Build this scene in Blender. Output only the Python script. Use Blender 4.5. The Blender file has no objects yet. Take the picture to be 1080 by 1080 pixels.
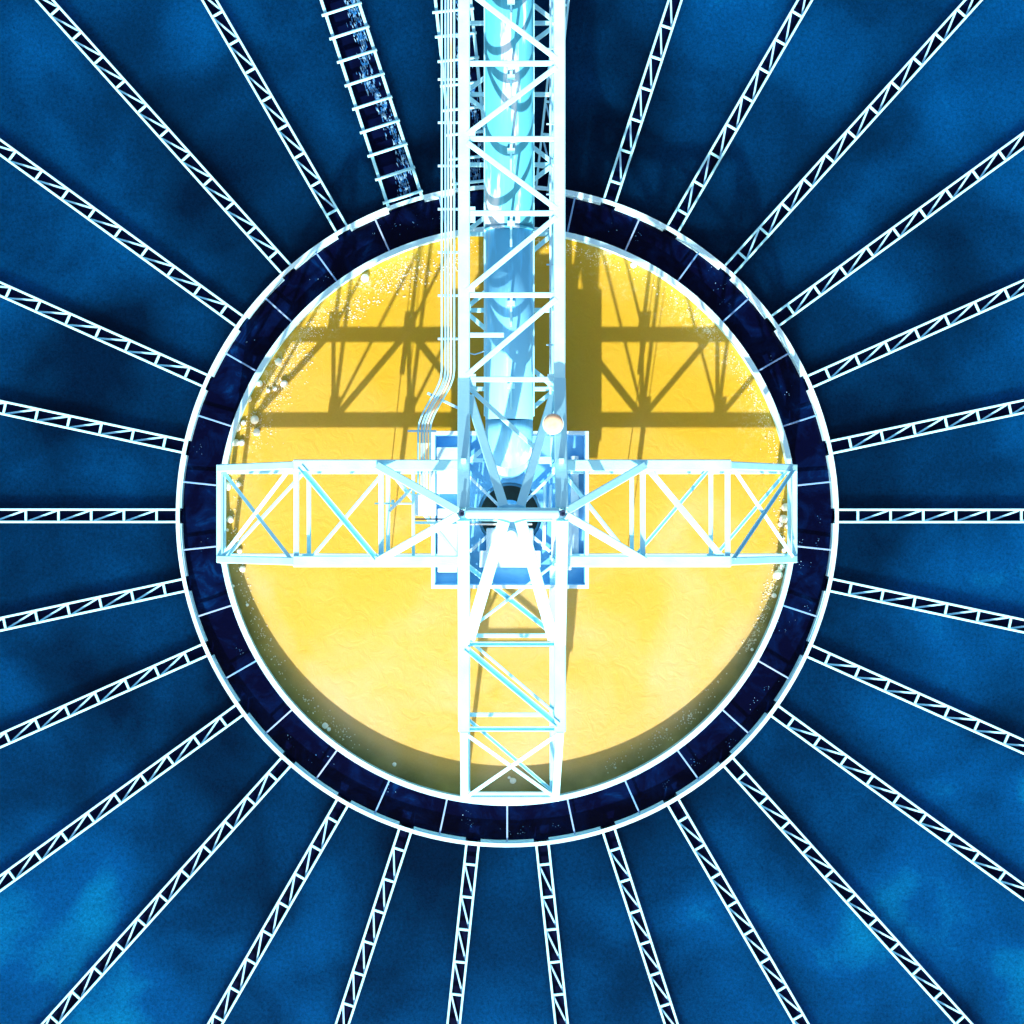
import bpy, math, random
from math import sin, cos, pi, radians, atan2, sqrt
from mathutils import Vector, Matrix

random.seed(7)
S = bpy.context.scene
C = S.collection

# ------------------------------------------------------------------ camera
CAMZ = 40.0
cam_data = bpy.data.cameras.new("camera")
cam = bpy.data.objects.new("camera", cam_data)
C.objects.link(cam)
cam.location = (-0.54, -0.08, CAMZ)
cam.rotation_euler = (0, 0, 0)
cam_data.sensor_width = 36.0
cam_data.lens = 36.0 * 1980 / 1080
cam_data.shift_x = 32 / 1080
cam_data.shift_y = 8 / 1080
cam_data.clip_end = 3000
S.camera = cam

# ------------------------------------------------------------------ light
SUN_TO = Vector((-0.2, -1.62, 1.0)).normalized()
elev = math.asin(SUN_TO.z)
az = atan2(SUN_TO.x, SUN_TO.y)
world = bpy.data.worlds.new("World")
S.world = world
world.use_nodes = True
nt = world.node_tree
nt.nodes.clear()
sky = nt.nodes.new("ShaderNodeTexSky")
sky.sky_type = 'NISHITA'
sky.sun_disc = False
sky.sun_elevation = elev
sky.sun_rotation = az
sky.air_density = 0.9
sky.dust_density = 3.0
sky.ozone_density = 0.6
bg = nt.nodes.new("ShaderNodeBackground")
bg.inputs[1].default_value = 0.115
wo = nt.nodes.new("ShaderNodeOutputWorld")
nt.links.new(sky.outputs[0], bg.inputs[0])
nt.links.new(bg.outputs[0], wo.inputs[0])

sd = bpy.data.lights.new("sun", 'SUN')
sd.energy = 5.0
sd.angle = radians(0.55)
sd.color = (1.0, 0.97, 0.92)
sun = bpy.data.objects.new("sun", sd)
C.objects.link(sun)
sun.rotation_euler = SUN_TO.to_track_quat('Z', 'Y').to_euler()
sun.location = SUN_TO * 60

S.view_settings.view_transform = 'Standard'
S.view_settings.look = 'None'
S.view_settings.exposure = 1.0
S.view_settings.gamma = 1.0
S.view_settings.use_curve_mapping = False

# ------------------------------------------------------------------ materials
def mat(name, base, rough=0.5, spec=0.5, metal=0.0, var=None, scale=3.0, bump=0.0, bscale=20.0,
        stretch=None, sss=None, lo=0.35, hi=0.65, detail=4):
    m = bpy.data.materials.new(name)
    m.use_nodes = True
    t = m.node_tree
    p = t.nodes["Principled BSDF"]
    p.inputs["Base Color"].default_value = (*base, 1)
    p.inputs["Roughness"].default_value = rough
    p.inputs["Specular IOR Level"].default_value = spec
    p.inputs["Metallic"].default_value = metal
    tc = t.nodes.new("ShaderNodeTexCoord")
    src = tc.outputs["Object"]
    if stretch:
        mp = t.nodes.new("ShaderNodeMapping")
        mp.inputs["Scale"].default_value = stretch
        t.links.new(src, mp.inputs[0])
        src = mp.outputs[0]
    if var:
        n = t.nodes.new("ShaderNodeTexNoise")
        n.inputs["Scale"].default_value = scale
        n.inputs["Detail"].default_value = detail
        t.links.new(src, n.inputs["Vector"])
        r = t.nodes.new("ShaderNodeMapRange")
        r.inputs[1].default_value = lo
        r.inputs[2].default_value = hi
        t.links.new(n.outputs[0], r.inputs[0])
        mx = t.nodes.new("ShaderNodeMix")
        mx.data_type = 'RGBA'
        mx.inputs[6].default_value = (*base, 1)
        mx.inputs[7].default_value = (*var, 1)
        t.links.new(r.outputs[0], mx.inputs[0])
        t.links.new(mx.outputs[2], p.inputs["Base Color"])
    if bump:
        nb = t.nodes.new("ShaderNodeTexNoise")
        nb.inputs["Scale"].default_value = bscale
        nb.inputs["Detail"].default_value = 3
        t.links.new(src, nb.inputs["Vector"])
        b = t.nodes.new("ShaderNodeBump")
        b.inputs["Strength"].default_value = bump
        b.inputs["Distance"].default_value = 0.05
        t.links.new(nb.outputs[0], b.inputs["Height"])
        t.links.new(b.outputs[0], p.inputs["Normal"])
    return m

STEEL = mat("painted_steel", (0.42, 0.88, 0.98), 0.42, 0.4, var=(0.36, 0.82, 0.97), scale=2.5, bump=0.08, bscale=30)
RODM = mat("galvanised_rod", (0.26, 0.56, 0.80), 0.4, 0.4, var=(0.38, 0.66, 0.84), scale=4)
WALLM = mat("rim_paint", (0.56, 0.86, 0.95), 0.5, 0.3, var=(0.40, 0.76, 0.90), scale=1.6, bump=0.1, bscale=12)
TRAYM = mat("tray_paint", (0.12, 0.44, 0.80), 0.45, 0.4, var=(0.20, 0.55, 0.86), scale=2.0, bump=0.08, bscale=8)
PLATE = mat("plate_paint", (0.62, 0.80, 0.90), 0.35, 0.5, var=(0.42, 0.68, 0.84), scale=3.0)
DARK = mat("dark_opening", (0.008, 0.02, 0.018), 0.3, 0.5, var=(0.02, 0.05, 0.04), scale=3)
DARKST = mat("dark_bolt", (0.02, 0.04, 0.09), 0.4, 0.5)
COPPER = mat("orange_sheath", (0.85, 0.55, 0.32), 0.4, 0.4, var=(0.7, 0.78, 0.85), scale=1.5)
LAMPM = mat("peach_cover", (0.95, 0.56, 0.30), 0.35, 0.5, var=(0.95, 0.68, 0.44), scale=6)
NAVY = mat("channel_bed", (0.0002, 0.0008, 0.011), 0.5, 0.04, var=(0.0004, 0.003, 0.026), scale=3)
CONC = mat("concrete", (0.30, 0.32, 0.34), 0.8, 0.3, var=(0.22, 0.24, 0.26), scale=1.5, bump=0.3, bscale=15)
GRND = mat("ground", (0.05, 0.08, 0.06), 0.9, 0.2, var=(0.08, 0.09, 0.05), scale=0.4)
TIEM = mat("tie_paint", (0.12, 0.32, 0.62), 0.4, 0.3, var=(0.30, 0.42, 0.62), scale=0.6)
FLECKM = mat("fleck_foam", (0.70, 0.60, 0.34), 0.8, 0.2, var=(0.88, 0.84, 0.66), scale=4)
FOAMM = mat("foam", (0.90, 0.90, 0.80), 0.7, 0.3, var=(0.88, 0.82, 0.62), scale=9)

def ramp(t, src, stops):
    r = t.nodes.new("ShaderNodeValToRGB")
    el = r.color_ramp.elements
    while len(el) < len(stops):
        el.new(0.5)
    for e, (p, c) in zip(el, stops):
        e.position = p
        e.color = (*c, 1)
    t.links.new(src, r.inputs[0])
    return r

def pipe_material(name, base, pale, y0):
    """blue paint, paler areas running along the pipe"""
    m = mat(name, base, 0.62, 0.2)
    t = m.node_tree
    p = t.nodes["Principled BSDF"]
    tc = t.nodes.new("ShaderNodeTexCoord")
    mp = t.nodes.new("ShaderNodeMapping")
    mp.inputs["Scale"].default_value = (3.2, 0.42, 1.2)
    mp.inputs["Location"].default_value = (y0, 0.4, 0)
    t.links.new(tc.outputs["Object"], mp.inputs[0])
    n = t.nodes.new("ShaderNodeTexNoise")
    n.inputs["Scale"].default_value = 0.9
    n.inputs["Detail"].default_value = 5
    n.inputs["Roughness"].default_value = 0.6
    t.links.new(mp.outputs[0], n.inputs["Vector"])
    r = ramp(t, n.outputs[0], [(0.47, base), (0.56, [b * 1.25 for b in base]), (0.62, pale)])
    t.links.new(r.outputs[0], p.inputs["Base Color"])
    return m

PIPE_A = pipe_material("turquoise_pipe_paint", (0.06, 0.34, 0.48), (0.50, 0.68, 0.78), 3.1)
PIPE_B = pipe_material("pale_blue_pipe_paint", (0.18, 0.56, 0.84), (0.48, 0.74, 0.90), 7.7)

def sludge_material():
    """yellow slurry in the centre well"""
    m = mat("yellow_slurry", (0.7, 0.42, 0.03), 0.5, 0.35)
    t = m.node_tree
    p = t.nodes["Principled BSDF"]
    tc = t.nodes.new("ShaderNodeTexCoord")
    n = t.nodes.new("ShaderNodeTexNoise")
    n.inputs["Scale"].default_value = 0.42
    n.inputs["Detail"].default_value = 5
    n.inputs["Distortion"].default_value = 0.8
    t.links.new(tc.outputs["Object"], n.inputs["Vector"])
    # the yellow pales towards the south side
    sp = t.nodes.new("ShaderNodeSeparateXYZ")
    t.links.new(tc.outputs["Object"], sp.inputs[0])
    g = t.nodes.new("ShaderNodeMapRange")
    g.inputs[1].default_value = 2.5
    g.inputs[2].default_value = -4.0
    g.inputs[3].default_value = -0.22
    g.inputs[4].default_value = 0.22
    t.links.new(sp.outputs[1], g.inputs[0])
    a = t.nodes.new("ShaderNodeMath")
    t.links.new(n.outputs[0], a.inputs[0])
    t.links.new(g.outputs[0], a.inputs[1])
    r = ramp(t, a.outputs[0], [(0.2, (0.53, 0.345, 0.014)), (0.5, (0.55, 0.375, 0.055)), (0.85, (0.57, 0.435, 0.20))])
    # fine specks
    f = t.nodes.new("ShaderNodeTexNoise")
    f.inputs["Scale"].default_value = 26
    f.inputs["Detail"].default_value = 6
    f.inputs["Roughness"].default_value = 0.8
    t.links.new(tc.outputs["Object"], f.inputs["Vector"])
    fr = t.nodes.new("ShaderNodeMapRange")
    fr.inputs[1].default_value = 0.3
    fr.inputs[2].default_value = 0.7
    fr.inputs[3].default_value = 0.93
    fr.inputs[4].default_value = 1.07
    t.links.new(f.outputs[0], fr.inputs[0])
    mu = t.nodes.new("ShaderNodeMix")
    mu.data_type = 'RGBA'
    mu.blend_type = 'MULTIPLY'
    mu.inputs[0].default_value = 1
    t.links.new(r.outputs[0], mu.inputs[6])
    t.links.new(fr.outputs[0], mu.inputs[7])
    # froth collecting along the wall, thickest on the upstream side
    def node(kind, **kw):
        q = t.nodes.new(kind)
        for k_, v_ in kw.items():
            setattr(q, k_, v_)
        return q
    def mrange(src, a0, a1, b0, b1):
        q = node("ShaderNodeMapRange")
        for i_, v_ in zip((1, 2, 3, 4), (a0, a1, b0, b1)):
            q.inputs[i_].default_value = v_
        t.links.new(src, q.inputs[0])
        return q.outputs[0]
    def mth(op, a_, b_):
        q = node("ShaderNodeMath", operation=op)
        for i_, v_ in enumerate((a_, b_)):
            if isinstance(v_, (int, float)):
                q.inputs[i_].default_value = v_
            else:
                t.links.new(v_, q.inputs[i_])
        return q.outputs[0]
    L = node("ShaderNodeVectorMath", operation='LENGTH')
    t.links.new(tc.outputs["Object"], L.inputs[0])
    edge = mrange(L.outputs["Value"], 5.05, 5.95, 0.0, 1.0)
    side = mrange(sp.outputs[1], -1.5, 3.0, 0.25, 1.0)
    n1 = node("ShaderNodeTexNoise")
    n1.inputs["Scale"].default_value = 1.3
    n1.inputs["Detail"].default_value = 4
    t.links.new(tc.outputs["Object"], n1.inputs["Vector"])
    patch = mrange(n1.outputs[0], 0.44, 0.66, 0.0, 1.0)
    n2 = node("ShaderNodeTexNoise")
    n2.inputs["Scale"].default_value = 9.0
    n2.inputs["Detail"].default_value = 8
    n2.inputs["Roughness"].default_value = 0.8
    t.links.new(tc.outputs["Object"], n2.inputs["Vector"])
    lace = mrange(n2.outputs[0], 0.50, 0.60, 0.0, 1.0)
    frothm = mth('MULTIPLY', mth('MULTIPLY', edge, side), mth('MULTIPLY', patch, lace))
    mf = node("ShaderNodeMix", data_type='RGBA')
    mf.inputs[7].default_value = (0.72, 0.66, 0.42, 1)
    t.links.new(mu.outputs[2], mf.inputs[6])
    t.links.new(mth('MULTIPLY', frothm, 0.85), mf.inputs[0])
    # shade along the lower wall, painted into the slurry colour as olive
    wall_shade = mrange(L.outputs["Value"], 5.55, 6.0, 0.0, 1.0)
    dn = mrange(n1.outputs[0], 0.3, 0.6, 0.25, 0.8)
    low = mrange(sp.outputs[1], 0.5, -2.5, 0.0, 1.0)
    md = node("ShaderNodeMix", data_type='RGBA')
    md.inputs[7].default_value = (0.10, 0.10, 0.015, 1)
    t.links.new(mf.outputs[2], md.inputs[6])
    t.links.new(mth('MULTIPLY', mth('MULTIPLY', wall_shade, dn), low), md.inputs[0])
    t.links.new(md.outputs[2], p.inputs["Base Color"])
    p.inputs["Subsurface Weight"].default_value = 1.0
    p.inputs["Subsurface Radius"].default_value = (1.0, 0.7, 0.4)
    p.inputs["Subsurface Scale"].default_value = 0.07
    w = t.nodes.new("ShaderNodeTexNoise")
    w.inputs["Scale"].default_value = 3.0
    w.inputs["Detail"].default_value = 6
    w.inputs["Distortion"].default_value = 1.4
    t.links.new(tc.outputs["Object"], w.inputs["Vector"])
    b = t.nodes.new("ShaderNodeBump")
    b.inputs["Strength"].default_value = 0.22
    b.inputs["Distance"].default_value = 0.06
    t.links.new(w.outputs[0], b.inputs["Height"])
    t.links.new(b.outputs[0], p.inputs["Normal"])
    return m

def deep_water_material():
    """clear blue water over drifting floc"""
    m = mat("blue_water", (0.0, 0.03, 0.1), 0.2, 0.05)
    t = m.node_tree
    p = t.nodes["Principled BSDF"]
    tc = t.nodes.new("ShaderNodeTexCoord")
    n = t.nodes.new("ShaderNodeTexNoise")
    n.inputs["Scale"].default_value = 0.30
    n.inputs["Detail"].default_value = 4
    n.inputs["Roughness"].default_value = 0.5
    n.inputs["Distortion"].default_value = 0.3
    t.links.new(tc.outputs["Object"], n.inputs["Vector"])
    # floc thickens away from the centre well
    ln = t.nodes.new("ShaderNodeVectorMath")
    ln.operation = 'LENGTH'
    mp = t.nodes.new("ShaderNodeMapping")
    mp.inputs["Location"].default_value = (0.9, -1.5, 0)
    t.links.new(tc.outputs["Object"], mp.inputs[0])
    t.links.new(mp.outputs[0], ln.inputs[0])
    g = t.nodes.new("ShaderNodeMapRange")
    g.inputs[1].default_value = 7.5
    g.inputs[2].default_value = 15.0
    g.inputs[3].default_value = -0.14
    g.inputs[4].default_value = 0.13
    t.links.new(ln.outputs["Value"], g.inputs[0])
    a = t.nodes.new("ShaderNodeMath")
    t.links.new(n.outputs[0], a.inputs[0])
    t.links.new(g.outputs[0], a.inputs[1])
    # a few thicker floc clouds
    acc = a.outputs[0]
    for (cx_, cy_, rad_, amt_) in ((-6.6, 10.0, 1.3, 0.16), (-9.3, 7.0, 1.6, 0.06), (9.6, 9.0, 2.4, 0.07), (-8.4, -8.6, 2.2, 0.02), (-6.8, -10.2, 1.5, 0.05)):
        vs = t.nodes.new("ShaderNodeVectorMath")
        vs.operation = 'DISTANCE'
        t.links.new(tc.outputs["Object"], vs.inputs[0])
        vs.inputs[1].default_value = (cx_, cy_, 0)
        mr = t.nodes.new("ShaderNodeMapRange")
        mr.interpolation_type = 'SMOOTHSTEP'
        mr.inputs[1].default_value = rad_
        mr.inputs[2].default_value = 0.0
        mr.inputs[3].default_value = 0.0
        mr.inputs[4].default_value = amt_
        t.links.new(vs.outputs["Value"], mr.inputs[0])
        ad = t.nodes.new("ShaderNodeMath")
        t.links.new(acc, ad.inputs[0])
        t.links.new(mr.outputs[0], ad.inputs[1])
        acc = ad.outputs[0]
    r = ramp(t, acc, [(0.28, (0.0002, 0.0075, 0.029)), (0.48, (0.0003, 0.025, 0.090)),
                               (0.66, (0.0005, 0.056, 0.185)), (0.78, (0.001, 0.12, 0.28))])
    f = t.nodes.new("ShaderNodeTexNoise")
    f.inputs["Scale"].default_value = 14
    f.inputs["Detail"].default_value = 5
    f.inputs["Roughness"].default_value = 0.9
    t.links.new(tc.outputs["Object"], f.inputs["Vector"])
    fr = t.nodes.new("ShaderNodeMapRange")
    fr.inputs[1].default_value = 0.25
    fr.inputs[2].default_value = 0.75
    fr.inputs[3].default_value = 0.3
    fr.inputs[4].default_value = 1.7
    t.links.new(f.outputs[0], fr.inputs[0])
    mu = t.nodes.new("ShaderNodeMix")
    mu.data_type = 'RGBA'
    mu.blend_type = 'MULTIPLY'
    mu.inputs[0].default_value = 1
    t.links.new(r.outputs[0], mu.inputs[6])
    t.links.new(fr.outputs[0], mu.inputs[7])
    t.links.new(mu.outputs[2], p.inputs["Base Color"])
    p.inputs["Subsurface Weight"].default_value = 1.0
    p.inputs["Subsurface Radius"].default_value = (1.0, 1.0, 1.0)
    p.inputs["Subsurface Scale"].default_value = 5.0
    return m

def channel_water_material(streaks=1.0):
    m = mat("channel_water", (0.0004, 0.002, 0.014), 0.18, 0.08)
    t = m.node_tree
    p = t.nodes["Principled BSDF"]
    tc = t.nodes.new("ShaderNodeTexCoord")
    n = t.nodes.new("ShaderNodeTexNoise")
    n.inputs["Scale"].default_value = 1.5
    n.inputs["Detail"].default_value = 8
    n.inputs["Roughness"].default_value = 0.65
    n.inputs["Distortion"].default_value = 0.6
    t.links.new(tc.outputs["Object"], n.inputs["Vector"])
    r = ramp(t, n.outputs[0], [(0.45, (0.0005, 0.0010, 0.012)), (0.60, (0.0006, 0.005, 0.035)),
                               (0.74, (0.001, 0.03, 0.13))])
    t.links.new(r.outputs[0], p.inputs["Base Color"])
    w = t.nodes.new("ShaderNodeTexNoise")
    w.inputs["Scale"].default_value = 5
    w.inputs["Detail"].default_value = 4
    t.links.new(tc.outputs["Object"], w.inputs["Vector"])
    b = t.nodes.new("ShaderNodeBump")
    b.inputs["Strength"].default_value = 0.3
    b.inputs["Distance"].default_value = 0.05
    t.links.new(w.outputs[0], b.inputs["Height"])
    t.links.new(b.outputs[0], p.inputs["Normal"])
    return m

SLUDGE = sludge_material()
WATER = deep_water_material()
CHANW = channel_water_material()
FALLW = mat("white_water", (0.015, 0.14, 0.38), 0.4, 0.4, var=(0.35, 0.62, 0.80), scale=11, lo=0.45, hi=0.68)

# ------------------------------------------------------------------ mesh helpers
class MB:
    def __init__(self):
        self.v = []
        self.f = []
        self.smooth = []

    def quadstrip(self, rings, closed=True, cap=True, smooth=False):
        base = len(self.v)
        n = len(rings[0])
        for r in rings:
            self.v += [tuple(p) for p in r]
        for i in range(len(rings) - 1):
            for j in range(n if closed else n - 1):
                a = base + i * n + j
                b = base + i * n + (j + 1) % n
                self.f.append((a, b, b + n, a + n))
                self.smooth.append(smooth)
        if cap:
            self.f.append(tuple(base + j for j in range(n))[::-1])
            self.f.append(tuple(base + (len(rings) - 1) * n + j for j in range(n)))
            self.smooth += [False, False]

    def beam(self, p, q, w, h, up=(0, 0, 1)):
        p, q = Vector(p), Vector(q)
        d = (q - p).normalized()
        u = Vector(up)
        if abs(d.dot(u)) > 0.97:
            u = Vector((0, 1, 0))
        s = d.cross(u).normalized()
        t = s.cross(d).normalized()
        c = min(w, h) * 0.14
        prof = [(-w/2 + c, -h/2), (w/2 - c, -h/2), (w/2, -h/2 + c), (w/2, h/2 - c),
                (w/2 - c, h/2), (-w/2 + c, h/2), (-w/2, h/2 - c), (-w/2, -h/2 + c)]
        self.quadstrip([[o + s * a + t * b for a, b in prof] for o in (p, q)])
        return self

    def trough(self, p, q, w, h, th=0.018):
        """rolled channel laid open side up"""
        p, q = Vector(p), Vector(q)
        d = (q - p).normalized()
        s_ = d.cross(Vector((0, 0, 1))).normalized()
        t_ = s_.cross(d).normalized()
        prof = [(-w/2, 0), (w/2, 0), (w/2, h), (w/2 - th, h), (w/2 - th, th), (-w/2 + th, th), (-w/2 + th, h), (-w/2, h)]
        self.quadstrip([[o + s_ * a + t_ * b for a, b in prof] for o in (p, q)])
        return self

    def angle(self, p, q, w, th=0.012, flip=1, up=(0, 0, 1)):
        """rolled L section: one flat leg on top and one standing below its edge"""
        p, q = Vector(p), Vector(q)
        d = (q - p).normalized()
        u = Vector(up)
        if abs(d.dot(u)) > 0.97:
            u = Vector((0, 1, 0))
        s = d.cross(u).normalized() * flip
        t = Vector((0, 0, 0)) + d.cross(u).normalized().cross(d).normalized()
        prof = [(-w/2, 0), (w/2, 0), (w/2, th), (-w/2 + th, th), (-w/2 + th, -w + th), (-w/2, -w + th)]
        if flip > 0:
            prof = prof
        else:
            prof = prof[::-1]
        self.quadstrip([[o + s * a + t * b for a, b in prof] for o in (p, q)])
        return self

    def tube(self, pts, r, n=12, cap=True):
        pts = [Vector(p) for p in pts]
        rings = []
        for i, p in enumerate(pts):
            d = (pts[min(i + 1, len(pts) - 1)] - pts[max(i - 1, 0)]).normalized()
            u = Vector((0, 0, 1)) if abs(d.z) < 0.95 else Vector((0, 1, 0))
            s = d.cross(u).normalized()
            t = s.cross(d)
            rr = r[i] if isinstance(r, (list, tuple)) else r
            rings.append([p + s * (rr * cos(a)) + t * (rr * sin(a)) for a in [2 * pi * k / n for k in range(n)]])
        self.quadstrip(rings, cap=cap, smooth=True)
        return self

    def box(self, c, s, rz=0.0):
        c = Vector(c)
        R = Matrix.Rotation(rz, 3, 'Z')
        x, y, z = s[0] / 2, s[1] / 2, s[2] / 2
        b = min(x, y, z) * 0.12
        def ring(zz, k):
            pts = [(-x + b, -y), (x - b, -y), (x, -y + b), (x, y - b), (x - b, y), (-x + b, y), (-x, y - b), (-x, -y + b)]
            return [c + R @ Vector((a * k, bb * k, zz)) for a, bb in pts]
        kk = 1 - b / max(x, y)
        self.quadstrip([ring(-z, kk), ring(-z + b, 1), ring(z - b, 1), ring(z, kk)])
        return self

    def lathe(self, prof, n=160, a0=0.0, a1=2 * pi, closed_prof=True, smooth=True, c=(0, 0)):
        """prof: list of (r, z)"""
        full = abs(a1 - a0 - 2 * pi) < 1e-6
        m = n if full else n + 1
        base = len(self.v)
        k = len(prof)
        for i in range(m):
            a = a0 + (a1 - a0) * i / n
            for r, z in prof:
                self.v.append((c[0] + r * cos(a), c[1] + r * sin(a), z))
        for i in range(n):
            i2 = (i + 1) % m
            for j in range(k if closed_prof else k - 1):
                j2 = (j + 1) % k
                self.f.append((base + i * k + j, base + i2 * k + j, base + i2 * k + j2, base + i * k + j2))
                self.smooth.append(False)
        if not full and closed_prof:
            self.f.append(tuple(base + j for j in range(k)))
            self.f.append(tuple(base + n * k + j for j in range(k))[::-1])
            self.smooth += [False, False]
        return self

    def build(self, name, m, parent=None):
        me = bpy.data.meshes.new(name)
        me.from_pydata(self.v, [], self.f)
        me.polygons.foreach_set("use_smooth", self.smooth)
        me.materials.append(m)
        me.update()
        import bmesh
        bm = bmesh.new()
        bm.from_mesh(me)
        bmesh.ops.recalc_face_normals(bm, faces=bm.faces)
        bm.to_mesh(me)
        bm.free()
        o = bpy.data.objects.new(name, me)
        C.objects.link(o)
        if parent:
            o.parent = parent
        return o

def thing(name, label, cat, loc=(0, 0, 0), rz=0.0, group=None):
    o = bpy.data.objects.new(name, None)
    C.objects.link(o)
    o.location = loc
    o.rotation_euler = (0, 0, rz)
    o.empty_display_size = 0.3
    tag(o, label, cat, group)
    return o

def tag(o, label=None, cat=None, group=None, kind=None):
    if label: o["label"] = label
    if cat: o["category"] = cat
    if group: o["group"] = group
    if kind: o["kind"] = kind
    return o

def copy_tree(o, parent=None):
    c = o.copy()
    C.objects.link(c)
    if parent:
        c.parent = parent
    for ch in list(o.children):
        copy_tree(ch, c)
    return c

# ------------------------------------------------------------------ the setting
R_IN, R_RING, R_TANK = 6.04, 6.93, 18.0
ZR = 0.42

m = MB()
m.v = [(-400, -400, -1.6), (400, -400, -1.6), (400, 400, -1.6), (-400, 400, -1.6)]
m.f = [(0, 1, 2, 3)]; m.smooth = [False]
tag(m.build("ground", GRND), kind="structure")

def annulus(name, r0, r1, z, material, n=192, rings=6):
    b = MB()
    for i in range(rings):
        a = r0 + (r1 - r0) * i / rings
        c = r0 + (r1 - r0) * (i + 1) / rings
        for k in range(n):
            t0, t1 = 2 * pi * k / n, 2 * pi * (k + 1) / n
            q = len(b.v)
            b.v += [(a * cos(t0), a * sin(t0), z), (c * cos(t0), c * sin(t0), z),
                    (c * cos(t1), c * sin(t1), z), (a * cos(t1), a * sin(t1), z)]
            b.f.append((q, q + 1, q + 2, q + 3))
            b.smooth.append(False)
    return tag(b.build(name, material), kind="structure")

def disc(name, r, z, material, n=192):
    b = MB()
    b.v = [(r * cos(2 * pi * k / n), r * sin(2 * pi * k / n), z) for k in range(n)]
    b.f = [tuple(range(n))]
    b.smooth = [False]
    return tag(b.build(name, material), kind="structure")

annulus("clear_water", R_RING + 0.03, R_TANK, 0.22, WATER, rings=1)
annulus("channel_water", R_IN + 0.03, R_RING - 0.01, 0.14, CHANW, rings=1)
disc("slurry_water", R_IN, 0.0, SLUDGE)

tw = MB().lathe([(R_TANK, -1.6), (R_TANK + 0.35, -1.6), (R_TANK + 0.35, 0.75), (R_TANK, 0.75)], n=200)
tw = tw.build("tank_wall", CONC)
tag(tw, "round concrete outer wall that encloses the whole settling tank", "tank wall")

# ------------------------------------------------------------------ ring launder
ring = thing("ring_launder", "circular white rimmed channel around the yellow centre well", "channel")
MB().lathe([(R_IN - 0.01, -1.0), (R_IN + 0.03, -1.0), (R_IN + 0.03, ZR - 0.05), (R_IN + 0.075, ZR - 0.05),
            (R_IN + 0.075, ZR), (R_IN - 0.035, ZR), (R_IN - 0.035, ZR - 0.05), (R_IN - 0.01, ZR - 0.05)]).build("inner_wall", WALLM, ring)
MB().lathe([(R_RING - 0.02, ZR - 0.045), (R_RING + 0.06, ZR - 0.045), (R_RING + 0.06, ZR), (R_RING - 0.02, ZR)]).build("outer_rim", WALLM, ring)
for k in range(30):
    a = radians(12 * k)
    hw = 0.16 / R_RING
    if k in (8, 9):
        hw = 0.40 / R_RING
    hw2 = 0.40 / R_RING if k + 1 in (8, 9) else 0.16 / R_RING
    a1 = radians(12 * (k + 1)) - hw2
    # weir panel hanging inside the rim, open where each radial launder enters
    MB().lathe([(R_RING - 0.048, -0.25), (R_RING - 0.012, -0.25), (R_RING - 0.012, ZR - 0.048), (R_RING - 0.048, ZR - 0.048)],
               n=8, a0=a + hw, a1=a1).build("weir_panel", WALLM, ring)
for k in range(30):
    a = radians(12 * k + 6)
    u = Vector((cos(a), sin(a), 0))
    MB().beam(u * (R_IN + 0.05) + Vector((0, 0, ZR - 0.07)), u * (R_RING - 0.03) + Vector((0, 0, ZR - 0.09)), 0.034, 0.04).build("tie_bar", TIEM, ring)

# ------------------------------------------------------------------ radial launders
ORD = ["first", "second", "third", "fourth", "fifth", "sixth", "seventh"]
def launder_label(k):
    d = 12 * k
    if k == 0:
        return "narrow white lattice launder level with the tip of the right truss arm"
    if d == 180:
        return "narrow white lattice launder level with the tip of the left truss arm"
    if d < 90:
        return "narrow white lattice launder, %s clockwise from the pipe bridge" % ORD[(84 - d) // 12]
    if d < 180:
        return "narrow white lattice launder, %s anticlockwise from the wide rung launder" % ORD[(d - 120) // 12]
    if d < 270:
        return "narrow white lattice launder, %s clockwise from the lower truss arm" % ORD[(264 - d) // 12]
    return "narrow white lattice launder, %s anticlockwise from the lower truss arm" % ORD[(d - 276) // 12]

L0, L1 = R_RING + 0.02, R_TANK + 0.02
W2 = 0.13
proto = thing("radial_launder", launder_label(0), "launder", group="narrow radial launders between ring and tank wall")
for s in (-1, 1):
    MB().beam((L0, s * W2, 0.09), (L1, s * W2, 0.09), 0.046, 0.62).build("side_wall", STEEL, proto)
MB().beam((L0, 0, 0.19), (L1, 0, 0.19), 2 * W2 - 0.05, 0.12).build("channel_bed", NAVY, proto)
r = L0 + 0.45
while r < L1 - 0.3:
    MB().beam((r, -W2, 0.375), (r, W2, 0.375), 0.05, 0.035).build("cross_bar", STEEL, proto)
    if r + 0.7 < L1:
        MB().beam((r + 0.04, -W2 + 0.02, 0.32), (r + 0.65, W2 - 0.02, 0.32), 0.038, 0.02).build("diagonal_brace", RODM, proto)
    r += 0.69
first = True
for k in range(30):
    if k in (8, 9):
        continue
    o = proto if first else copy_tree(proto)
    first = False
    o.rotation_euler = (0, 0, radians(12 * k + (random.uniform(-0.12, 0.12) if k else 0)))
    o["label"] = launder_label(k)

# wide rung launders carrying white water
def streak(parent, side):
    b = MB()
    rnd = random.Random(5 + int(side * 10))
    x = L0 + 0.2
    for i in range(1100):
        x = L0 + 0.1 + rnd.random() ** 1.0 * (L1 - L0 - 0.5)
        wob = 0.08 * sin(x * 2.1) + 0.05 * sin(x * 5.3)
        y = side * 0.16 + wob + rnd.gauss(0, 0.075)
        y = max(-0.3, min(0.3, y))
        l = rnd.uniform(0.015, 0.08); w = rnd.uniform(0.004, 0.016)
        b.quadstrip([[(x + l * cc * cos(0) , y + w * ss + 0.3 * l * cc * rnd.uniform(-1, 1), z) for cc, ss in ((-1, 0), (0, -1), (1, 0), (0, 1))]
                     for z in (0.255, 0.265)])
    return b.build("white_water", FALLW, parent)

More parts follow.
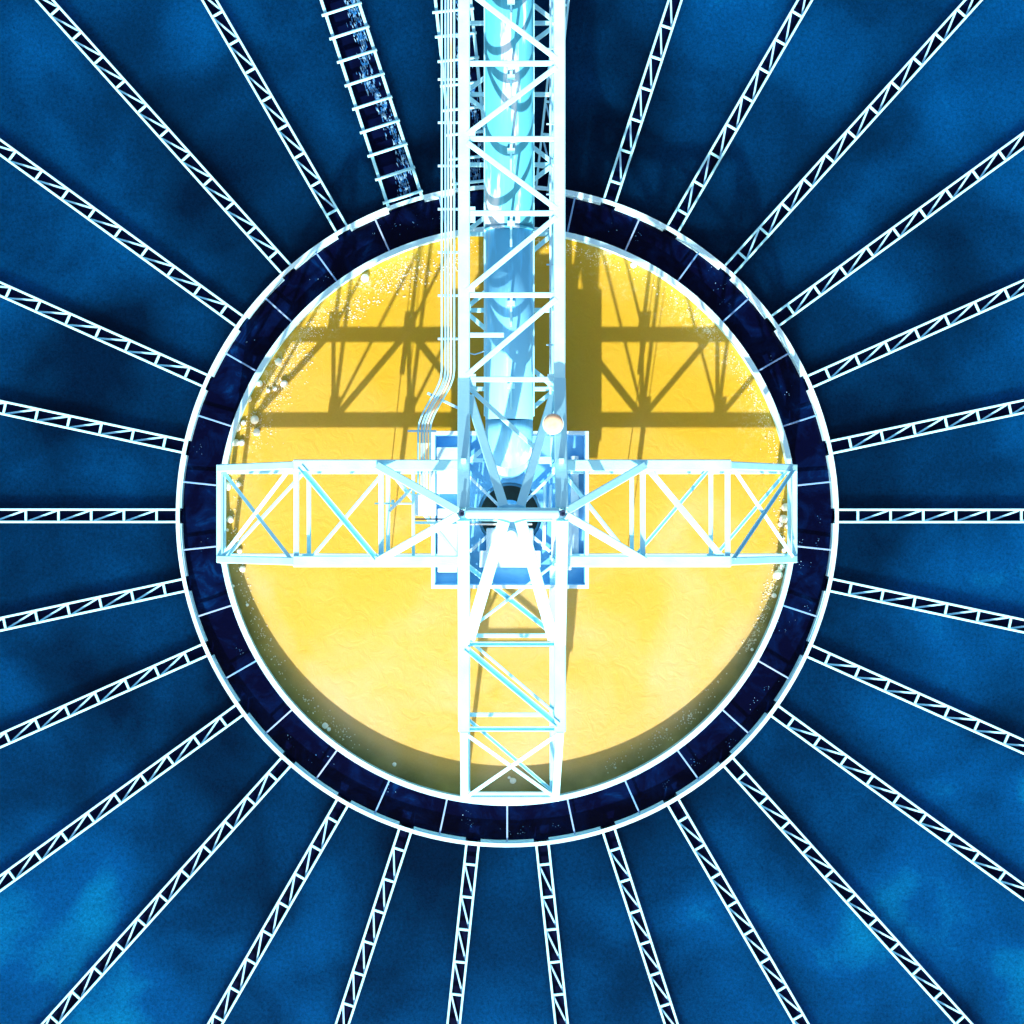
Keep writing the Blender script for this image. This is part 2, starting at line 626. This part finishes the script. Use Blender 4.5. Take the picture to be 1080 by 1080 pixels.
def wide_launder(deg, label):
    t = thing("rung_launder", label, "launder", rz=radians(deg), group="wide rung launders beside the pipe bridge")
    h = 0.37
    for s in (-1, 1):
        MB().beam((L0, s * h, 0.09), (L1, s * h, 0.09), 0.065, 0.66).build("side_wall", STEEL, t)
    MB().beam((L0, 0, 0.19), (L1, 0, 0.19), 2 * h - 0.065, 0.12).build("channel_bed", NAVY, t)
    x = L0 + 0.12
    while x < L1 - 0.2:
        MB().tube([(x, -h - 0.05, 0.45), (x, h + 0.09, 0.45)], 0.032, 10).build("rung", STEEL, t)
        x += 0.52
    streak(t, -1)
    return t
wide_launder(108, "wide rung launder with white water inside, standing clear left of the bridge")
wide_launder(96, "wide rung launder partly hidden under the conduits and the pipe bridge")

# ------------------------------------------------------------------ truss arms
ZB, ZT, ZA = 1.8, 4.4, 5.55
HV = 0.91
NODES = [0.95, 2.48, 4.09, 5.86]
def zt(u):
    return ZT if u <= NODES[2] else ZT + (2.0 - ZT) * (u - NODES[2]) / (NODES[3] - NODES[2])

def arm(rz, sg, label, south=False, tip=5.86):
    t = thing("truss_arm", label, "truss arm", loc=(0.035, 0.04, 0), rz=rz, group="three lattice arms over the centre well")
    n = NODES[:3] + [tip]
    for s in (-1, 1):
        v = s * HV
        if south:
            MB().beam((0.12, v * 1.0, ZA - 0.05), (n[1], v, ZT), 0.22, 0.13).build("rising_chord", STEEL, t)
            MB().beam((n[1], v, ZT), (n[2] + 0.05, v, ZT), 0.22, 0.12).build("top_chord", STEEL, t)
        else:
            MB().beam((n[0] - 0.12, v, ZT), (n[2] + 0.05, v, ZT), 0.215, 0.12).build("top_chord", STEEL, t)
        MB().beam((n[2] + 0.03, v, ZT - 0.02), (n[3] + 0.03, v * 1.01, 2.02), 0.15, 0.11).build("end_chord", STEEL, t)
        MB().beam((n[0] - 0.1, v, ZB), (n[3] + 0.03, v, ZB), 0.20, 0.10).build("bottom_chord", STEEL, t)
        for i, u in enumerate(n[:3]):
            MB().beam((u, v, ZB), (u, v, ZT - 0.05), 0.08, 0.08).build("post", STEEL, t)
            MB().beam((u + 0.02, v, ZB + 0.05), (u + 0.02, v, ZB + 0.30), 0.24, 0.03, up=(0, 1, 0)).build("gusset_plate", STEEL, t)
            if i < 2:
                MB().beam((n[i + 1], v, ZB + 0.08), (u + 0.05, v, ZT - 0.06), 0.05, 0.05).build("face_brace", RODM, t)
        MB().beam((n[3] - 0.1, v, ZB + 0.05), (n[2], v, ZT - 0.25), 0.05, 0.05).build("face_brace", RODM, t)
        # thin steady rods down into the slurry
        MB().tube([(n[1] + 0.16, v, ZT - 0.1), (n[1] + 0.02, v, -0.4)], 0.011, 6).build("steady_rod", RODM, t)
        MB().beam((n[1] + 0.05, v, ZB - 0.5), (n[1] + 0.05, v, ZB), 0.10, 0.10).build("hanging_stub", STEEL, t)
    # end cross members sit on the rim
    MB().beam((n[3] + 0.03, -HV - 0.08, 2.0), (n[3] + 0.03, HV + 0.08, 2.0), 0.10, 0.08).build("end_bar", STEEL, t)
    MB().beam((n[3] - 0.05, -HV, ZB + 0.01), (n[3] - 0.05, HV, ZB + 0.01), 0.07, 0.06).build("end_bar", STEEL, t)
    for s in (-1, 1):
        MB().beam((n[3] + 0.02, s * HV, ZR - 0.5), (n[3] + 0.02, s * HV, 1.9), 0.09, 0.09).build("end_post", STEEL, t)
    for i in (1, 2):
        if south:
            MB().trough((n[i], -HV + 0.09, ZT - 0.03), (n[i], HV - 0.09, ZT - 0.03), 0.085, 0.07).build("cross_bar", STEEL, t)
        else:
            MB().beam((n[i], -HV, ZT - 0.015), (n[i], HV, ZT - 0.015), 0.10, 0.05).build("cross_bar", STEEL, t)
        MB().beam((n[i], -HV, ZB - 0.01), (n[i], HV, ZB - 0.01), 0.085, 0.05).build("cross_bar", STEEL, t)
    v = HV - 0.04
    def br(nm, a, b, w, open_=False):
        if open_:
            MB().trough((a[0], a[1], a[2] - 0.02), (b[0], b[1], b[2] - 0.02), w, w * 0.75).build(nm, STEEL, t)
        else:
            MB().beam(a, b, w, 0.03 if a[2] > 3 else 0.09).build(nm, STEEL, t)
    z1, z2 = ZT + 0.02, ZB + 0.045
    # middle panel, top and bottom lacing
    right_arm = abs(rz) < 0.01
    br("lacing_bar", (n[1] + 0.08, sg * v, z1), (n[2] - 0.08, -sg * v, z1), 0.115, not right_arm)
    bs = sg if south else -sg
    br("lacing_bar", (n[1] + 0.06, bs * v, z2), (n[2] - 0.08, -bs * v, z2), 0.075 if not south else 0.06, right_arm)
    # end panel
    ue = n[3] - 0.05
    a, b = n[2] + 0.12, ue
    br("lacing_bar", (a, sg * v, zt(a)), (b, -sg * v, zt(b)), 0.07)
    br("lacing_bar", (a, -sg * v, zt(a) + 0.04), (b, sg * v, zt(b) + 0.04), 0.075, right_arm)
    br("lacing_bar", (a - 0.05, bs * v, z2), (b - 0.05, -bs * v, z2), 0.07, right_arm or south)
    # inner panel bottom lacing
    br("lacing_bar", (n[0] + 0.1, sg * v, z2), (n[1] - 0.05, -sg * v, z2), 0.105 if south else 0.085, south)
    if south:
        br("lacing_bar", (n[0] + 0.1, -sg * v, z2 + 0.04), (n[1] - 0.1, sg * v, z2 + 0.04), 0.06)
    return t

arm(0, 1, "white lattice truss arm reaching right to the rim", tip=5.73)
arm(pi, 1, "white lattice truss arm reaching left to the rim beside the conduit box")
arm(-pi / 2, -1, "white lattice truss arm reaching down to the bottom of the rim", south=True, tip=5.74)

# ------------------------------------------------------------------ pipe bridge
br_ = thing("lattice_bridge", "long white lattice bridge carrying the blue pipe to the centre", "bridge", loc=(0.03, 0, 0))
BX = 0.905
YS = [2.58, 4.18, 5.73, 7.14, 8.57, 10.02, 11.5, 13.0, 14.5, 16.0, 17.6]
for s in (-1, 1):
    x = s * BX
    MB().beam((x, YS[0] - 0.02, ZT), (x, 18.3, ZT), 0.22, 0.12).build("top_chord", STEEL, br_)
    MB().beam((x, 0.12, ZA - 0.05), (x, YS[0], ZT), 0.235, 0.13).build("rising_chord", STEEL, br_)
    MB().beam((x, 1.0, ZB), (x, 18.3, ZB), 0.17, 0.10).build("bottom_chord", STEEL, br_)
    for i, y in enumerate(YS):
        MB().beam((x, y, ZB), (x, y, ZT - 0.05), 0.09, 0.09).build("post", STEEL, br_)
        if i + 1 < len(YS):
            MB().beam((x, y, ZB + 0.06), (x, YS[i + 1] - 0.05, ZT - 0.07), 0.06, 0.06).build("face_brace", RODM, br_)
    MB().beam((x, 1.0, ZB), (x, 1.0, 5.3), 0.1, 0.1).build("post", STEEL, br_)
for i, y in enumerate(YS):
    MB().beam((-BX, y, ZT + 0.0), (BX, y, ZT + 0.0), 0.10, 0.07).build("cross_bar", STEEL, br_)
    MB().beam((-BX, y, ZB + 0.0), (BX, y, ZB + 0.0), 0.09, 0.07).build("cross_bar", STEEL, br_)
XL, XR = -BX + 0.06, BX - 0.06
topd = [((XR, 4.10), (XL, 2.66)), ((XR, 5.65), (XL, 4.26)), ((XL, 7.06), (XR, 5.81)), ((XR, 8.49), (XL, 7.22)), ((XL, 9.94), (XR, 8.65)),
        ((XR, 11.4), (XL, 10.1)), ((XL, 12.9), (XR, 11.6)), ((XR, 14.4), (XL, 13.1)), ((XL, 15.9), (XR, 14.6)), ((XR, 17.5), (XL, 16.1))]
for a, b in topd:
    MB().beam((*a, ZT + 0.045), (*b, ZT + 0.045), 0.10, 0.04).build("lacing_bar", STEEL, br_)
botd = [((XL, 4.1), (XR, 2.65)), ((XR, 5.7), (XL, 4.25)), ((XR, 7.1), (XL, 5.8)), ((XL, 8.5), (XR, 7.2)), ((XR, 9.9), (XL, 8.65)),
        ((XL, 11.4), (XR, 10.1)), ((XR, 12.9), (XL, 11.6)), ((XL, 14.4), (XR, 13.1)), ((XR, 15.9), (XL, 14.6)), ((XL, 17.5), (XR, 16.1)), ((XR, 2.5), (XL, 1.1))]
for a, b in botd:
    MB().beam((*a, ZB + 0.05), (*b, ZB + 0.05), 0.09, 0.04).build("lacing_bar", STEEL, br_)
MB().beam((-0.85, 2.45, ZT + 0.05), (0.45, 1.28, ZT - 0.1), 0.085, 0.05).build("lacing_bar", STEEL, br_)
# short stub bar and a loose wire beside it
MB().beam((-BX, 3.42, ZT + 0.01), (-0.15, 3.42, ZT + 0.01), 0.09, 0.05).build("stub_bar", STEEL, br_)
MB().tube([(-0.85, 3.12, 4.0), (-0.7, 3.09, 3.97), (-0.55, 3.14, 3.98), (-0.47, 3.19, 4.0)], 0.012, 6).build("loose_wire", RODM, br_)
# little joint plates on the left chord at the rim and on the right chord
for (x, y, sx, sy) in ((-0.77, 5.70, 0.16, 0.30), (0.80, 5.76, 0.16, 0.16), (0.80, 8.6, 0.16, 0.16), (-0.77, 7.2, 0.16, 0.18), (-0.77, 4.26, 0.14, 0.16), (0.8, 4.1, 0.14, 0.16), (-0.78, 2.56, 0.2, 0.24), (0.78, 2.56, 0.2, 0.24)):
    MB().box((x, y, ZT + 0.015), (sx, sy, 0.03)).build("gusset_plate", STEEL, br_)
# inspection rail tube along the right lower side
MB().tube([(0.80, 1.6, 2.6), (0.80, 18.0, 2.6)], 0.022, 8).build("rail_tube", RODM, br_)
for y in (3.4, 5.0, 6.4, 7.8, 9.3, 10.8):
    MB().beam((0.72, y, 2.6), (0.92, y, 2.6), 0.03, 0.03).build("rail_clip", RODM, br_)

# ------------------------------------------------------------------ crown over the centre
cr = thing("crown_frame", "white crown frame of sloping legs meeting a level top bar at the centre", "frame", loc=(0.02, 0, 0))
MB().tube([(-0.86, 0.04, 5.6), (-0.83, 0.04, 5.6), (0.83, 0.04, 5.6), (0.86, 0.04, 5.6)], [0.07, 0.1, 0.1, 0.07], 18).build("top_bar", STEEL, cr)
for s in (-1, 1):
    f = MB().box((s * 0.925, 0.04, 5.59), (0.10, 0.10, 0.12)).build("bolted_joint", DARKST, cr)
    for q in (-1, 1):
        MB().box((s * 0.925, 0.04 + q * 0.045, 5.665), (0.05, 0.03, 0.03)).build("bolt", DARKST, f)
    for (y0, y1, w) in ((0.16, 2.25, 0.17), (-0.10, -2.32, 0.22)):
        MB().beam((s * 0.15, y0, 5.53), (s * 0.79, y1, ZT + 0.09), w, 0.10).build("sloping_leg", STEEL, cr)
    for q in (-1, 1):
        MB().beam((s * 0.98, 0.04 + q * 0.03, 5.53), (s * 2.52, 0.04 + q * 0.90, ZT + 0.10), 0.15, 0.09).build("tie_leg", STEEL, cr)
MB().box((0, 0.04, 5.50), (0.5, 0.32, 0.10)).build("apex_plate", STEEL, cr)

# ------------------------------------------------------------------ drive tray
TX, TY, TH, TZ = 0.035, 0.12, 1.56, 1.68
tr = thing("drive_tray", "square pale blue steel tray with a round dark opening at the centre", "tray", loc=(TX, TY, 0))
def tray_floor():
    b = MB()
    n = 96
    rings = []
    for rr, z in ((0.64, TZ - 0.30), (0.66, TZ), (1.0, TZ)):
        rings.append([(rr * cos(2 * pi * k / n), rr * sin(2 * pi * k / n) - 0.10, z) for k in range(n)])
    sq = []
    for k in range(n):
        a = 2 * pi * k / n
        f = 1.0 / max(abs(cos(a)), abs(sin(a)))
        sq.append((TH * f * cos(a), TH * f * sin(a), TZ))
    rings.append(sq)
    b.quadstrip(rings, cap=False)
    return b
tray_floor().build("tray_floor", TRAYM, tr)
for a in range(4):
    d = Matrix.Rotation(a * pi / 2, 3, 'Z')
    ext = TH if a % 2 else TH - 0.06
    MB().beam(d @ Vector((TH - 0.03, -ext, TZ + 0.09)), d @ Vector((TH - 0.03, ext, TZ + 0.09)), 0.055, 0.26).build("tray_wall", TRAYM, tr)
    ext2 = TH + 0.0365 if a % 2 else TH - 0.03
    MB().beam(d @ Vector((TH + 0.0, -ext2, TZ + 0.235)), d @ Vector((TH + 0.0, ext2, TZ + 0.235)), 0.075, 0.035).build("tray_rim", PLATE, tr)
# painted cover plates on the floor
plates = [(-1.26, 0.80, 0.46, 0.95, 0.22), (-1.27, -0.62, 0.40, 1.30, 0.20), (1.05, -0.65, 0.42, 1.15, 0.20), (1.32, 0.0, 0.16, 2.2, 0.1),
          (0.0, -1.0, 1.25, 0.34, 0.24), (-0.98, 0.75, 0.10, 0.6, 0.3)]
for (x, y, sx, sy, h) in plates:
    MB().box((x, y, TZ + h / 2 + 0.003), (sx, sy, h)).build("cover_plate", PLATE, tr)
for s in (-1, 1):
    MB().beam((s * 0.9, 0.75, TZ + 0.12), (s * 0.14, 0.0, TZ + 0.12), 0.06, 0.05).build("floor_stay", PLATE, tr)
    MB().beam((s * 0.82, -0.85, TZ + 0.12), (s * 0.16, -0.28, TZ + 0.12), 0.07, 0.05).build("floor_stay", PLATE, tr)
col = MB().lathe([(0.60, -1.4), (0.72, -1.4), (0.72, TZ - 0.35), (0.60, TZ - 0.35)], n=64, c=(0, -0.10))
col.build("centre_column", TRAYM, tr)
MB().box((0, -0.1, TZ - 0.38), (1.5, 1.5, 0.05)).build("well_bottom", DARK, tr)
for a in range(4):
    d = Matrix.Rotation(a * pi / 2, 3, 'Z') @ Vector((1.2, 1.2, 0))
    MB().beam((d.x, d.y, -1.4), (d.x, d.y, TZ - 0.02), 0.14, 0.14).build("leg", STEEL, tr)
# rail with white blocks crossing the tray
rl = thing("tray_rail", "thin rail with white blocks crossing the upper part of the tray", "rail", loc=(0, 0, 0))
MB().beam((-0.9, 1.10, 2.6), (0.95, 1.10, 2.6), 0.05, 0.05).build("rail", TRAYM, rl)
for (x, w, h) in ((-0.62, 0.26, 0.08), (0.0, 0.13, 0.13), (0.24, 0.18, 0.08), (0.74, 0.26, 0.14)):
    MB().box((x - 0.02, 1.10, 2.66), (w, h, 0.08)).build("block", STEEL, rl)
for s in (-1, 1):
    MB().beam((s * 0.88, 1.10, TZ), (s * 0.88, 1.10, 2.58), 0.05, 0.05).build("upright", TRAYM, rl)

# drive unit
du = thing("drive_unit", "white gearbox and motor on the dark opening below the crown", "drive unit", loc=(0.03, 0.02, 0.15))
MB().tube([(0, 0, 0.9), (0, 0, 1.75)], 0.20, 24).build("drive_shaft", DARK, du)
MB().tube([(0, 0, 1.75), (0, 0, 1.85), (0, 0, 1.98)], [0.30, 0.30, 0.22], 32).build("gear_head", TRAYM, du)
MB().box((0.0, -0.52, 1.72), (0.95, 0.50, 0.30)).build("gearbox", PLATE, du)
MB().box((0.0, -0.30, 1.80), (0.42, 0.30, 0.46)).build("gear_casing", PLATE, du)
mo = MB().tube([(0.02, -0.42, 2.0), (0.02, -0.42, 2.28), (0.02, -0.42, 2.34)], [0.15, 0.15, 0.10], 24).build("motor", PLATE, du)
for k in range(8):
    a = k * pi / 4
    MB().beam((0.02 + 0.14 * cos(a), -0.42 + 0.14 * sin(a), 2.03), (0.02 + 0.14 * cos(a), -0.42 + 0.14 * sin(a), 2.26), 0.03, 0.03).build("cooling_fin", PLATE, mo)
MB().tube([(-0.85, -0.10, 1.95), (0.85, -0.10, 1.95)], 0.035, 10).build("cross_tube", STEEL, du)
MB().tube([(-0.85, -0.19, 1.93), (0.45, -0.19, 1.93)], 0.022, 10).build("cross_tube", COPPER, du)
MB().tube([(0.72, 0.65, 1.6), (0.70, 0.0, 1.9), (0.70, -0.7, 1.6)], 0.035, 8).build("hose", PLATE, du)
MB().tube([(0.84, 0.60, 1.6), (0.80, 0.0, 1.8)], 0.03, 8).build("hose", PLATE, du)

# ------------------------------------------------------------------ feed pipe
fp = thing("feed_pipe", "fat blue feed pipe with pale streaks lying inside the bridge", "pipe", loc=(0.0, 0, 0))
PR, PZ = 0.475, 3.1
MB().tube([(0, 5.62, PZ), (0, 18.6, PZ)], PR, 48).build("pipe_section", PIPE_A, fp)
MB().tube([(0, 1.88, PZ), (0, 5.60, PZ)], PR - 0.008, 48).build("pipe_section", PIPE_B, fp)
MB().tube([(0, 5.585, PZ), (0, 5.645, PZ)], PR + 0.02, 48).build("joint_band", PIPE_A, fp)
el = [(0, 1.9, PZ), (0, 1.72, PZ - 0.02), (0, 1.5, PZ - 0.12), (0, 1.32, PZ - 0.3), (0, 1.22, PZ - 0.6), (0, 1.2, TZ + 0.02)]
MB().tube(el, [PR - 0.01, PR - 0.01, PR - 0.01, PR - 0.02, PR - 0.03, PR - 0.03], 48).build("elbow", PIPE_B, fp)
for s in (-1, 1):
    MB().beam((s * (PR + 0.005), 1.95, PZ), (s * (PR + 0.005), 18.4, PZ), 0.035, 0.06).build("side_flange", STEEL, fp)
for i, y in enumerate(YS):
    h = MB()
    h.beam((0.03, y - 0.08, PZ + PR + 0.02), (0.03, y - 0.52, PZ + PR + 0.02), 0.045, 0.04)
    h.build("highlight_strip", STEEL, fp)  # raised white strip shaped to imitate the reflection streak below each bar
    MB().beam((0.03, y, PZ + PR - 0.02), (0.03, y, ZT - 0.02), 0.05, 0.05).build("hanger", STEEL, fp)
    MB().box((0.03, y - 0.07, PZ + PR + 0.03), (0.15, 0.10, 0.06)).build("hanger_clamp", STEEL, fp)

# ------------------------------------------------------------------ conduits and box
cb = thing("conduit_bundle", "bundle of thin pale and orange conduits bending beside the bridge", "conduits", loc=(0.04, 0, 0))
zc = 4.0
cmats = [STEEL, RODM, STEEL, COPPER, STEEL]
xs = [-1.345, -1.275, -1.22, -1.165, -1.105]
for i, (x, cm) in enumerate(zip(xs, cmats)):
    off = (i - 2.5)
    x1 = x
    x2 = -1.66 + (x + 1.2) * 0.95
    pts = [(x1, 18.2, zc), (x1, 10.0, zc), (x1, 3.1, zc), (x1, 2.78, zc)]
    for k in range(1, 8):
        q = k / 8
        sm = q * q * (3 - 2 * q)
        pts.append((x1 + (x2 - x1) * sm, 2.78 - 1.15 * q, zc + 0.02 * sin(pi * q)))
    pts += [(x2, 1.62, zc), (x2, 0.62, zc), (x2, 0.35, zc - 0.06)]
    MB().tube(pts, 0.019, 8).build("conduit", cm, cb)
y = 17.5
while y > 2.9:
    MB().beam((-1.42, y, zc - 0.035), (-0.95, y, zc - 0.035), 0.045, 0.03).build("clamp", RODM, cb)
    y -= 0.83
MB().beam((-1.62, 2.35, zc - 0.035), (-0.95, 2.02, zc - 0.035), 0.05, 0.03).build("clamp", RODM, cb)
MB().beam((-2.0, 1.62, zc - 0.035), (-1.45, 1.62, zc - 0.035), 0.04, 0.03).build("clamp", RODM, cb)

jb = thing("junction_box", "small white junction box with antenna rod hung on the left arm", "box", loc=(-1.62, 0.10, 0))
MB().box((0, 0.10, 3.85), (0.42, 0.42, 0.30)).build("housing", PLATE, jb)
MB().beam((-0.22, -0.17, 3.9), (0.6, -0.17, 3.9), 0.03, 0.03).build("rail_tube", DARKST, jb)
MB().beam((-0.22, -0.24, 3.9), (0.6, -0.24, 3.9), 0.05, 0.03).build("rail_tube", STEEL, jb)
MB().tube([(-0.25, 0.13, 3.9), (-0.98, 0.13, 3.9)], 0.016, 8).build("antenna_rod", STEEL, jb)
MB().tube([(-0.63, 0.10, 3.9), (-0.63, 0.20, 3.9)], 0.03, 8).build("antenna_rod", STEEL, jb)
MB().beam((-0.22, -0.95, 4.25), (-0.22, 0.85, 4.25), 0.06, 0.05).build("hanging_frame", STEEL, jb)
MB().beam((-0.70, -0.02, 4.0), (-0.20, 0.48, 4.0), 0.06, 0.05).build("bracket", PLATE, jb)
MB().beam((-0.68, 0.75, 4.1), (-0.33, 0.32, 4.1), 0.06, 0.05).build("bracket", STEEL, jb)

# round lamp
lp = thing("round_lamp", "round peach coloured lamp cover on the right rising chord", "lamp", loc=(0.79, 1.70, 0))
pr = []
b = MB()
b.quadstrip([[(rr * cos(2 * pi * k / 32), rr * sin(2 * pi * k / 32), z) for k in range(32)]
             for rr, z in ((0.15, 5.02), (0.185, 5.05), (0.185, 5.08), (0.16, 5.11), (0.10, 5.13), (0.03, 5.135))], smooth=True)
b.build("lamp_cover", LAMPM, lp)
MB().lathe([(0.18, 5.03), (0.198, 5.03), (0.198, 5.075), (0.18, 5.075)], n=32).build("lamp_rim", PLATE, lp)
MB().tube([(0, 0, 4.75), (0, 0, 5.03)], 0.05, 12).build("lamp_stem", STEEL, lp)

# ------------------------------------------------------------------ foam
def wpx(px, py, z=0.0):
    s = 1980 / (CAMZ - z)
    return (-0.54 + (px - 508) / s, -0.08 + (548 - py) / s)

def foam_ball(x, y, r, label, group):
    import bmesh
    bm = bmesh.new()
    bmesh.ops.create_icosphere(bm, subdivisions=2, radius=r)
    for v in bm.verts:
        v.co *= 1 + random.uniform(-0.10, 0.10)
        v.co.z *= 0.75
    me = bpy.data.meshes.new("foam_ball")
    bm.to_mesh(me)
    bm.free()
    for p in me.polygons:
        p.use_smooth = True
    me.materials.append(FOAMM)
    o = bpy.data.objects.new("foam_ball", me)
    C.objects.link(o)
    o.location = (x, y, r * 0.7)
    tag(o, label, "foam ball", group)
    return o

NTH = ["topmost", "second from the top", "third from the top", "fourth from the top", "fifth from the top", "sixth from the top",
       "seventh from the top", "eighth from the top", "ninth from the top", "tenth from the top", "eleventh from the top",
       "third from the bottom", "second from the bottom", "bottom one"]
west = [(385, 294, 8), (313, 340, 7), (294, 382, 7), (300, 405, 7), (274, 405, 6), (283, 412, 4), (290, 410, 4), (262, 421, 7), (269, 443, 8),
        (257, 446, 5), (250, 451, 8), (271, 456, 7), (249, 467, 7), (255, 467, 6)]
low = [(240, 513, 8), (252, 511, 5), (243, 548, 7), (240, 559, 3), (253, 581, 5), (256, 600, 6), (261, 638, 3), (246, 618, 3)]
east = [(668, 280, 6), (828, 535, 8), (826, 547, 8), (823, 553, 5), (831, 555, 5), (827, 580, 5), (825, 597, 5), (820, 606, 9), (823, 600, 5), (816, 628, 5), (818, 590, 4)]
south = [(343, 765, 6), (347, 769, 4), (541, 823, 6), (537, 820, 3), (416, 806, 4), (793, 685, 3)]
for lst, lab, grp in ((west, "foam ball floating by the upper left rim, %s", "foam balls by the upper left rim"),
                      (low, "foam ball by the rim at the left arm end, %s", "foam balls under the left arm end"),
                      (east, "foam ball floating by the right rim, %s", "foam balls by the right rim"),
                      (south, "foam ball in the shade of the lower rim, %s", "foam balls along the lower rim")):
    for i, (px, py, d) in enumerate(sorted(lst, key=lambda t: (t[1], t[0]))):
        x, y = wpx(px, py)
        foam_ball(x, y, d / 2 / 49.5 * 1.15, lab % NTH[i], grp)

b = MB()
rnd = random.Random(3)
def fleck(x, y, r):
    z = rnd.uniform(0.0, 0.01)
    n = 5
    a0 = rnd.random() * 6
    ringp = [(x + r * cos(a0 + 2 * pi * k / n) * rnd.uniform(0.6, 1.3), y + r * sin(a0 + 2 * pi * k / n) * rnd.uniform(0.6, 1.3), z + 0.001) for k in range(n)]
    base = len(b.v)
    b.v += ringp + [(x, y, z + r * 0.9)]
    for k in range(n):
        b.f.append((base + k, base + (k + 1) % n, base + n))
        b.smooth.append(False)
def band(a0, a1, r_mean, r_sd, count, size=(0.006, 0.02)):
    k = 0
    cl = [(rnd.uniform(a0, a1), rnd.uniform(0.5, 1.0)) for _ in range(14)]
    while k < count:
        if rnd.random() < 0.72:
            ca, cw = rnd.choice(cl)
            a = rnd.gauss(ca, (a1 - a0) * 0.035)
        else:
            a = rnd.uniform(a0, a1)
        rr = r_mean + rnd.gauss(0, r_sd)
        if rr > 5.95 or rr < 4.6:
            continue
        fleck(rr * cos(a), rr * sin(a), rnd.uniform(*size) * (1.6 if rnd.random() < 0.06 else 1))
        k += 1
band(radians(98), radians(160), 5.76, 0.13, 900, (0.005, 0.014))
band(radians(140), radians(165), 5.60, 0.20, 600, (0.005, 0.014))
band(radians(8), radians(90), 5.86, 0.09, 800, (0.005, 0.014))
band(radians(100), radians(130), 5.45, 0.15, 350)
band(radians(-30), radians(5), 5.83, 0.07, 350)
band(radians(172), radians(235), 5.8, 0.09, 260)
band(radians(290), radians(325), 5.75, 0.10, 160)
tag(b.build("foam_flecks", FLECKM), "fine pale foam flecks scattered along the well edge", "foam", kind="stuff")
b = MB()
for i in range(46):
    a = rnd.uniform(0, 2 * pi)
    ca = rnd.uniform(R_IN + 0.25, R_RING - 0.2)
    for j in range(rnd.randint(2, 7)):
        aa = a + rnd.gauss(0, 0.012)
        rr = ca + rnd.gauss(0, 0.06)
        fleck(rr * cos(aa), rr * sin(aa), rnd.uniform(0.004, 0.012))
sp = b.build("channel_specks", FALLW)
sp.location.z = 0.142
tag(sp, "tiny pale specks drifting on the dark ring channel", "specks", kind="stuff")
